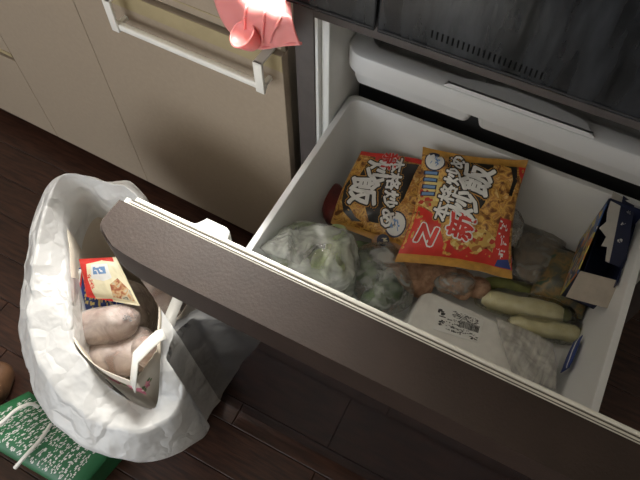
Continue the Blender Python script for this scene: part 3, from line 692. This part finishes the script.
# red wrapped end behind it
t = tag(blob('red_packet', P(334, 205, .415), (.026, .050, .024), mat('red_wrap', (.17, .025, .02), .35, var=.4, scale=25), None, .6, .15, 30, 4, 8, .06, .95, (0, 0), .7), 'crumpled dark red packet end under the half-covered fried rice pack', 'food packet')

# --- vegetables in bags
M_pale = mat('pale_green', (.42, .55, .22), .5, var=.25, scale=40, col2=(.60, .68, .38)); M_leafy = mat('dark_greens', (.05, .11, .045), .5, var=.6, scale=45, col2=(.16, .24, .10))
t = thing('vegetable_bag', 'clear plastic bag of pale green vegetable chunks against the bin side', 'vegetable bag', (-.25, .455, ZF))
blob('film', (-.254, .450, .478), (.080, .062, .078), M_clear, t, .25, .12, 14, 5, 2, .16, .99, (0, 0), .6)
pk = Pouch(P(259, 248, .572), P(300, 264, .556), P(326, 232, .540), P(283, 231, .556), .030, amp=.024, sc=17, seed=12, seal=0, bulge=.06); pk.build('gathered_neck', M_clear, t)
for c, sz, rz in ((P(336, 246, .485), (.019, .035, .032), .3), (P(322, 266, .49), (.020, .026, .030), .2), (P(303, 246, .47), (.022, .036, .028), .1), (P(285, 250, .46), (.024, .034, .030), -.1), (P(345, 262, .44), (.018, .030, .028), .4)):
    blob('vegetable_chunk', c, sz, M_pale, t, rz, .1, 30, 3, rnd.random() * 9, 0, 0, (0, 0), .6)
t = thing('vegetable_bag', 'frosted bag of dark leafy greens beside bag of pale chunks', 'vegetable bag', (-.14, .47, ZF))
blob('film', P(380, 280, .448), (.068, .052, .056), M_frost, t, -.75, .12, 18, 5, 5, .10, .98, (0, 0), .75)
for c, sz, rz in ((P(365, 268, .455), (.034, .022, .032), -.6), (P(388, 288, .45), (.030, .022, .034), -.6), (P(376, 300, .44), (.024, .020, .030), .4), (P(360, 252, .44), (.028, .020, .026), .2)):
    blob('leafy_piece', c, sz, M_leafy, t, rz, .3, 45, 4, rnd.random() * 9, .12)
# --- breaded pieces in a thin bag
M_bread = mat('breaded_crust', (.50, .28, .17), .7, var=.3, scale=70, bump=.5, bscale=160, col2=(.60, .38, .25))
t = thing('breaded_chicken_bag', 'thin bag of peach-brown breaded pieces under the fried rice packs', 'frozen food bag', P(412, 268, ZF))
for c, sz in ((P(384, 243, .445), .024), (P(395, 255, .445), .026), (P(412, 268, .438), .027), (P(430, 274, .434), .026), (P(446, 276, .432), .025), (P(399, 272, .43), .024), (P(418, 284, .426), .024), (P(462, 284, .43), .026), (P(478, 288, .425), .022)):
    blob('breaded_piece', c, (sz * 1.15, sz, sz * .8), M_bread, t, rnd.random() * 3, .18, 50, 3, rnd.random() * 9)
dsc = P(383, 240, .472); bm = nb(); bmesh.ops.create_circle(bm, cap_ends=True, segments=24, radius=.0115, matrix=Matrix.Translation(dsc) @ Matrix.Rotation(.3, 4, 'X')); l1 = link('round_label', bm, I_navy, t)
bm = strokes_bm(9, rnd, 1, .5, .1); bmesh.ops.transform(bm, matrix=Matrix.Translation(dsc + Vector((0, 0, .0008))) @ Matrix.Rotation(.3, 4, 'X') @ Matrix.Rotation(.5, 4, 'Z') @ Matrix.Scale(.012, 4), verts=bm.verts); link('label_print', bm, I_cream, l1)
blob('film', P(455, 284, .446), (.036, .022, .020), M_frost, t, .4, .2, 40, 4, 7, .12)

# --- foam tray with price label
t = thing('foam_tray', 'white foam food tray face down with a printed price label', 'foam tray', P(490, 340, ZF))
ZT = .445
pA = P(424, 289, ZT); pB_ = P(556, 349, ZT); ux = (pB_ - pA); LW = ux.length; ux.normalize(); uy = Vector((ux.y, -ux.x, 0))
MT = Matrix(((ux.x, uy.x, 0, pA.x), (ux.y, uy.y, 0, pA.y), (0, 0, 1, 0), (0, 0, 0, 1)))
def trr(d, z, r=.022): return [MT @ Vector((x, y, z)) for x, y in rrect(-d, LW + d, -d, .158 + d, r + d, 6)]
bm = nb(); loft(bm, [trr(.012, ZF + .001), trr(.012, ZF + .005), trr(.008, ZF + .007), trr(.0025, ZT - .006), trr(0, ZT - .001), trr(-.004, ZT), trr(-.012, ZT - .0006), trr(-.02, ZT - .0012)], True, True, True)
bmesh.ops.recalc_face_normals(bm, faces=bm.faces); ft = link('tray', bm, mat('foam_white', (.78, .77, .72), .55, var=.04, scale=60, bump=.05, bscale=300), t, angle=60)
la, lb_, lc_, ld = (P(*q, ZT + .0002) for q in ((438, 303.5), (484, 320), (478, 343), (433, 329)))
lab = Pouch(ld, lc_, lb_, la, 0, amp=0, nu=6, nv=6); lb = lab.build('price_label', mat('label_paper', (.80, .80, .76), .5, var=.02), t)
I_print = mat('thermal_print', (.07, .07, .07), .6, var=.2)
print_strokes(lab, 'lettering', .13, .68, .016, 0, I_print, lb, 12, .8, .9, .0008, .12); print_strokes(lab, 'lettering', .15, .32, .012, 0, I_print, lb, 10, .8, .8, .0008, .12)
for k in range(5): print_strokes(lab, 'small_print', .62, .90 - .05 * k, .006, 0, I_print, lb, 26, 7.2, .4, .0008, .12)
for k in range(4): print_strokes(lab, 'small_print', .42, .55 - .14 * k, .008, 0, I_print, lb, 16, 3.5, .4, .0008, .12)
x_ = .52
while x_ < .94:
    w_ = rnd.choice((.006, .010, .016)); lab.poly('barcode_bar', [(x_, .38), (x_ + w_, .38), (x_ + w_, .66), (x_, .66)], I_print, lb, .0008); x_ += w_ + rnd.choice((.008, .012))
print_strokes(lab, 'small_print', .75, .26, .007, 0, I_print, lb, 22, 4.5, 1.2, .0008, .12); print_strokes(lab, 'small_print', .88, .12, .010, 0, I_print, lb, 10, 1.2, .6, .0008, .12)
pk = Pouch(P(512, 372, .464), P(556, 390, .452), P(553, 343, .456), P(496, 317, .463), .014, amp=.010, sc=26, seed=7, seal=0, bulge=.05)
tag(pk.build('plastic_wrap', M_streak), 'crinkled clear plastic wrap bunched over the end of the foam tray', 'plastic wrap')

# --- leek pieces in film
M_leek = mat('leek_stalk', (.86, .80, .46), .45, var=.08, scale=12, stretch=(6, 6, 6), col2=(.90, .86, .58)); M_lgreen = mat('leek_green', (.24, .26, .08), .5, var=.3, scale=40)
for lab_, a, b, r_, m_ in (('thick pale stalk wrapped in clear film behind the foam tray', P(482, 298, .420), P(566, 316, .422), .0185, M_leek), ('shorter pale stalk with green tip wrapped in film beside the bin side', P(510, 322, .411), P(582, 335, .414), .0165, M_leek)):
    t = thing('vegetable_stalk', lab_, 'vegetable', (a + b) / 2 - Vector((0, 0, r_)), 'film-wrapped stalks')
    n_ = 12; d_ = (b - a); rs = [r_ * (.55 if k in (0, n_) else .92 if k in (1, n_ - 1) else 1 + .03 * math.sin(k * 2)) for k in range(n_ + 1)]
    bm = nb(); tube(bm, [a + d_ * k / n_ + Vector((0, 0, .002 * math.sin(k))) for k in range(n_ + 1)], rs, 18, samples=1); link('stalk', bm, m_, t, angle=60)
    c_ = (a + b) / 2
    blob('tip', a + d_ * .985, (r_ * .62, r_ * .7, r_ * .7), M_lgreen, t, .2, .15, 60, 3, 2)
    blob('film', c_ + Vector((.004, 0, .002)), (d_.length * .60, r_ * 1.35, r_ * 1.2), M_thin, t, math.atan2(d_.y, d_.x), .10, 28, 5, 3, .10, .95, (0, 0), .72)
t = tag(blob('green_stalk', P(510, 287, .405), (.052, .014, .012), M_lgreen, None, .22, .1, 40, 4, 3, 0, 0, (0, 0), .8), 'slim olive green stalk lying behind the pale wrapped stalks', 'vegetable')

# --- flat pack on the bin floor, carton on it, loose bags behind
t = thing('flat_pack', 'flat dark food pack with blue and white edge, lying under the carton', 'food packet', (.14, .65, ZF))
pk = Pouch((.105, .60, .425), (.203, .60, .425), (.203, .732, .425), (.105, .732, .425), .06, seed=4, amp=.003)
pk.build('pouch', print_mat('pack_ink', [(0, (.03, .05, .10)), (.45, (.10, .10, .06)), (.55, (.25, .16, .06)), (.65, (.05, .10, .06))], 40), t)
t = thing('blue_packet', 'thin blue and white packet standing on edge beside the stalks', 'food packet', P(571, 352, ZF))
qa, qb = P(563, 374, .436) + Vector((-.004, 0, 0)), P(576, 343, .436) + Vector((-.004, 0, 0))
pk = Pouch(qa, qb, qb + Vector((.003, 0, .034)), qa + Vector((.003, 0, .032)), .006, seed=5, amp=.002); pk.n = Vector((-1, .2, .1)).normalized()
fb = pk.build('pouch', I_blue, t); pk.poly('white_line', [(0, .72), (1, .72), (1, .82), (0, .82)], I_white, fb)
CX0, CX1, CY0, CY1, CZ0, CZ1 = .152, .2095, .610, .737, .458, .543
t = thing('carton', 'opened navy cardboard carton with torn flap standing in the bin corner', 'carton', ((CX0 + CX1) / 2, (CY0 + CY1) / 2, CZ0))
M_card = mat('grey_card', (.42, .37, .31), .75, var=.08, scale=40)
M_side = print_mat('carton_print', [(0, (.55, .52, .45)), (.25, (.05, .12, .35)), (.45, (.60, .22, .05)), (.6, (.55, .45, .10)), (.75, (.03, .05, .10)), (.9, (.5, .5, .48))], 75, 'vor')
th = .0016
for nm, a, m_ in (('near_panel', (CX0, CX1, CY0, CY0 + th, CZ0, CZ1 - .003), I_navy), ('navy_panel', (CX1, CX1 + th, CY0, CY1, CZ0, CZ1 + .012), I_navy), ('far_panel', (CX0, CX1, CY1 - th, CY1, CZ0, CZ1 + .052), I_navy), ('bottom_panel', (CX0, CX1, CY0, CY1, CZ0, CZ0 + th), I_navy), ('inner_divider', (CX0 + .010, CX0 + .012, CY0 + .004, CY1 - .004, CZ0 + th, CZ1 - .012), I_navy)):
    bm = nb(); box(bm, *a); link(nm, bm, m_, t, smooth=False)
bm = nb(); a = [bm.verts.new((x, y, z)) for x in (CX0 - th, CX0) for y, z in ((CY0, CZ0), (CY1, CZ0), (CY1, CZ1 + .050), (CY0, CZ1))]
bm.faces.new(a[:4]); bm.faces.new(a[:3:-1])
for k in range(4): bm.faces.new((a[k], a[(k + 1) % 4], a[4 + (k + 1) % 4], a[4 + k]))
bmesh.ops.recalc_face_normals(bm, faces=bm.faces); link('printed_panel', bm, M_side, t, smooth=False)
bm = nb(); a = [bm.verts.new(P(*q)) for q in ((580, 271, .545), (618, 281, .545), (609.5, 309, .529), (565.5, 297, .529))]; bm.faces.new(a)
f_ = link('near_flap', bm, M_card, t, smooth=False); sd = f_.modifiers.new('t', 'SOLIDIFY'); sd.thickness = .0018
bm = nb()
fl_ = [(607, 212), (613, 192), (622, 197), (609, 263), (605, 261), (607, 247), (601, 246), (606, 237), (599, 228), (606, 222)]
a = [bm.verts.new(P(x, y, .548 + .00065 * (265 - y))) for x, y in fl_]; bm.faces.new(a)
f_ = link('torn_flap', bm, mat('flap_inner', (.52, .50, .46), .7, var=.06, scale=50), t, smooth=False); sd = f_.modifiers.new('t', 'SOLIDIFY'); sd.thickness = .0016
bm = nb(); a = [bm.verts.new(P(x, y, .5485 + .00065 * (265 - y))) for x, y in ((623, 196), (634, 204), (625, 270), (609, 263))]; bm.faces.new(a)
f_ = link('navy_flap', bm, I_navy, t, smooth=False); sd = f_.modifiers.new('t', 'SOLIDIFY'); sd.thickness = .0016
for k, (px, py) in enumerate(((620, 240), (623, 224), (629, 212))):
    bm = strokes_bm(10, rnd, 1.0, .9, .12); bmesh.ops.transform(bm, matrix=Matrix.Translation(P(px, py, .5510 + .00065 * (265 - py))) @ Matrix.Rotation(1.4, 4, 'Z') @ Matrix.Scale(.010 if k == 0 else .006, 4), verts=bm.verts); link('flap_print', bm, I_white, f_)
t = thing('loose_food_bag', 'grey translucent plastic bag of brownish food between rice pack and carton', 'frozen food bag', P(534, 250, ZF))
blob('contents', P(540, 256, .412), (.050, .064, .017), mat('brown_food', (.22, .16, .10), .7, var=.4, scale=40), t, .2, .2, 30, 4, 3)
blob('film', P(534, 252, .418), (.060, .080, .027), M_grey, t, .2, .14, 20, 5, 5, .12, .95, (0, 0), .75)
tag(blob('empty_film_bag', P(510, 226, .50), (.024, .040, .018), M_grey, None, .3, .2, 34, 5, 9, .16, .95), 'small crumpled clear bag tucked against the leaning fried rice pack', 'plastic bag')
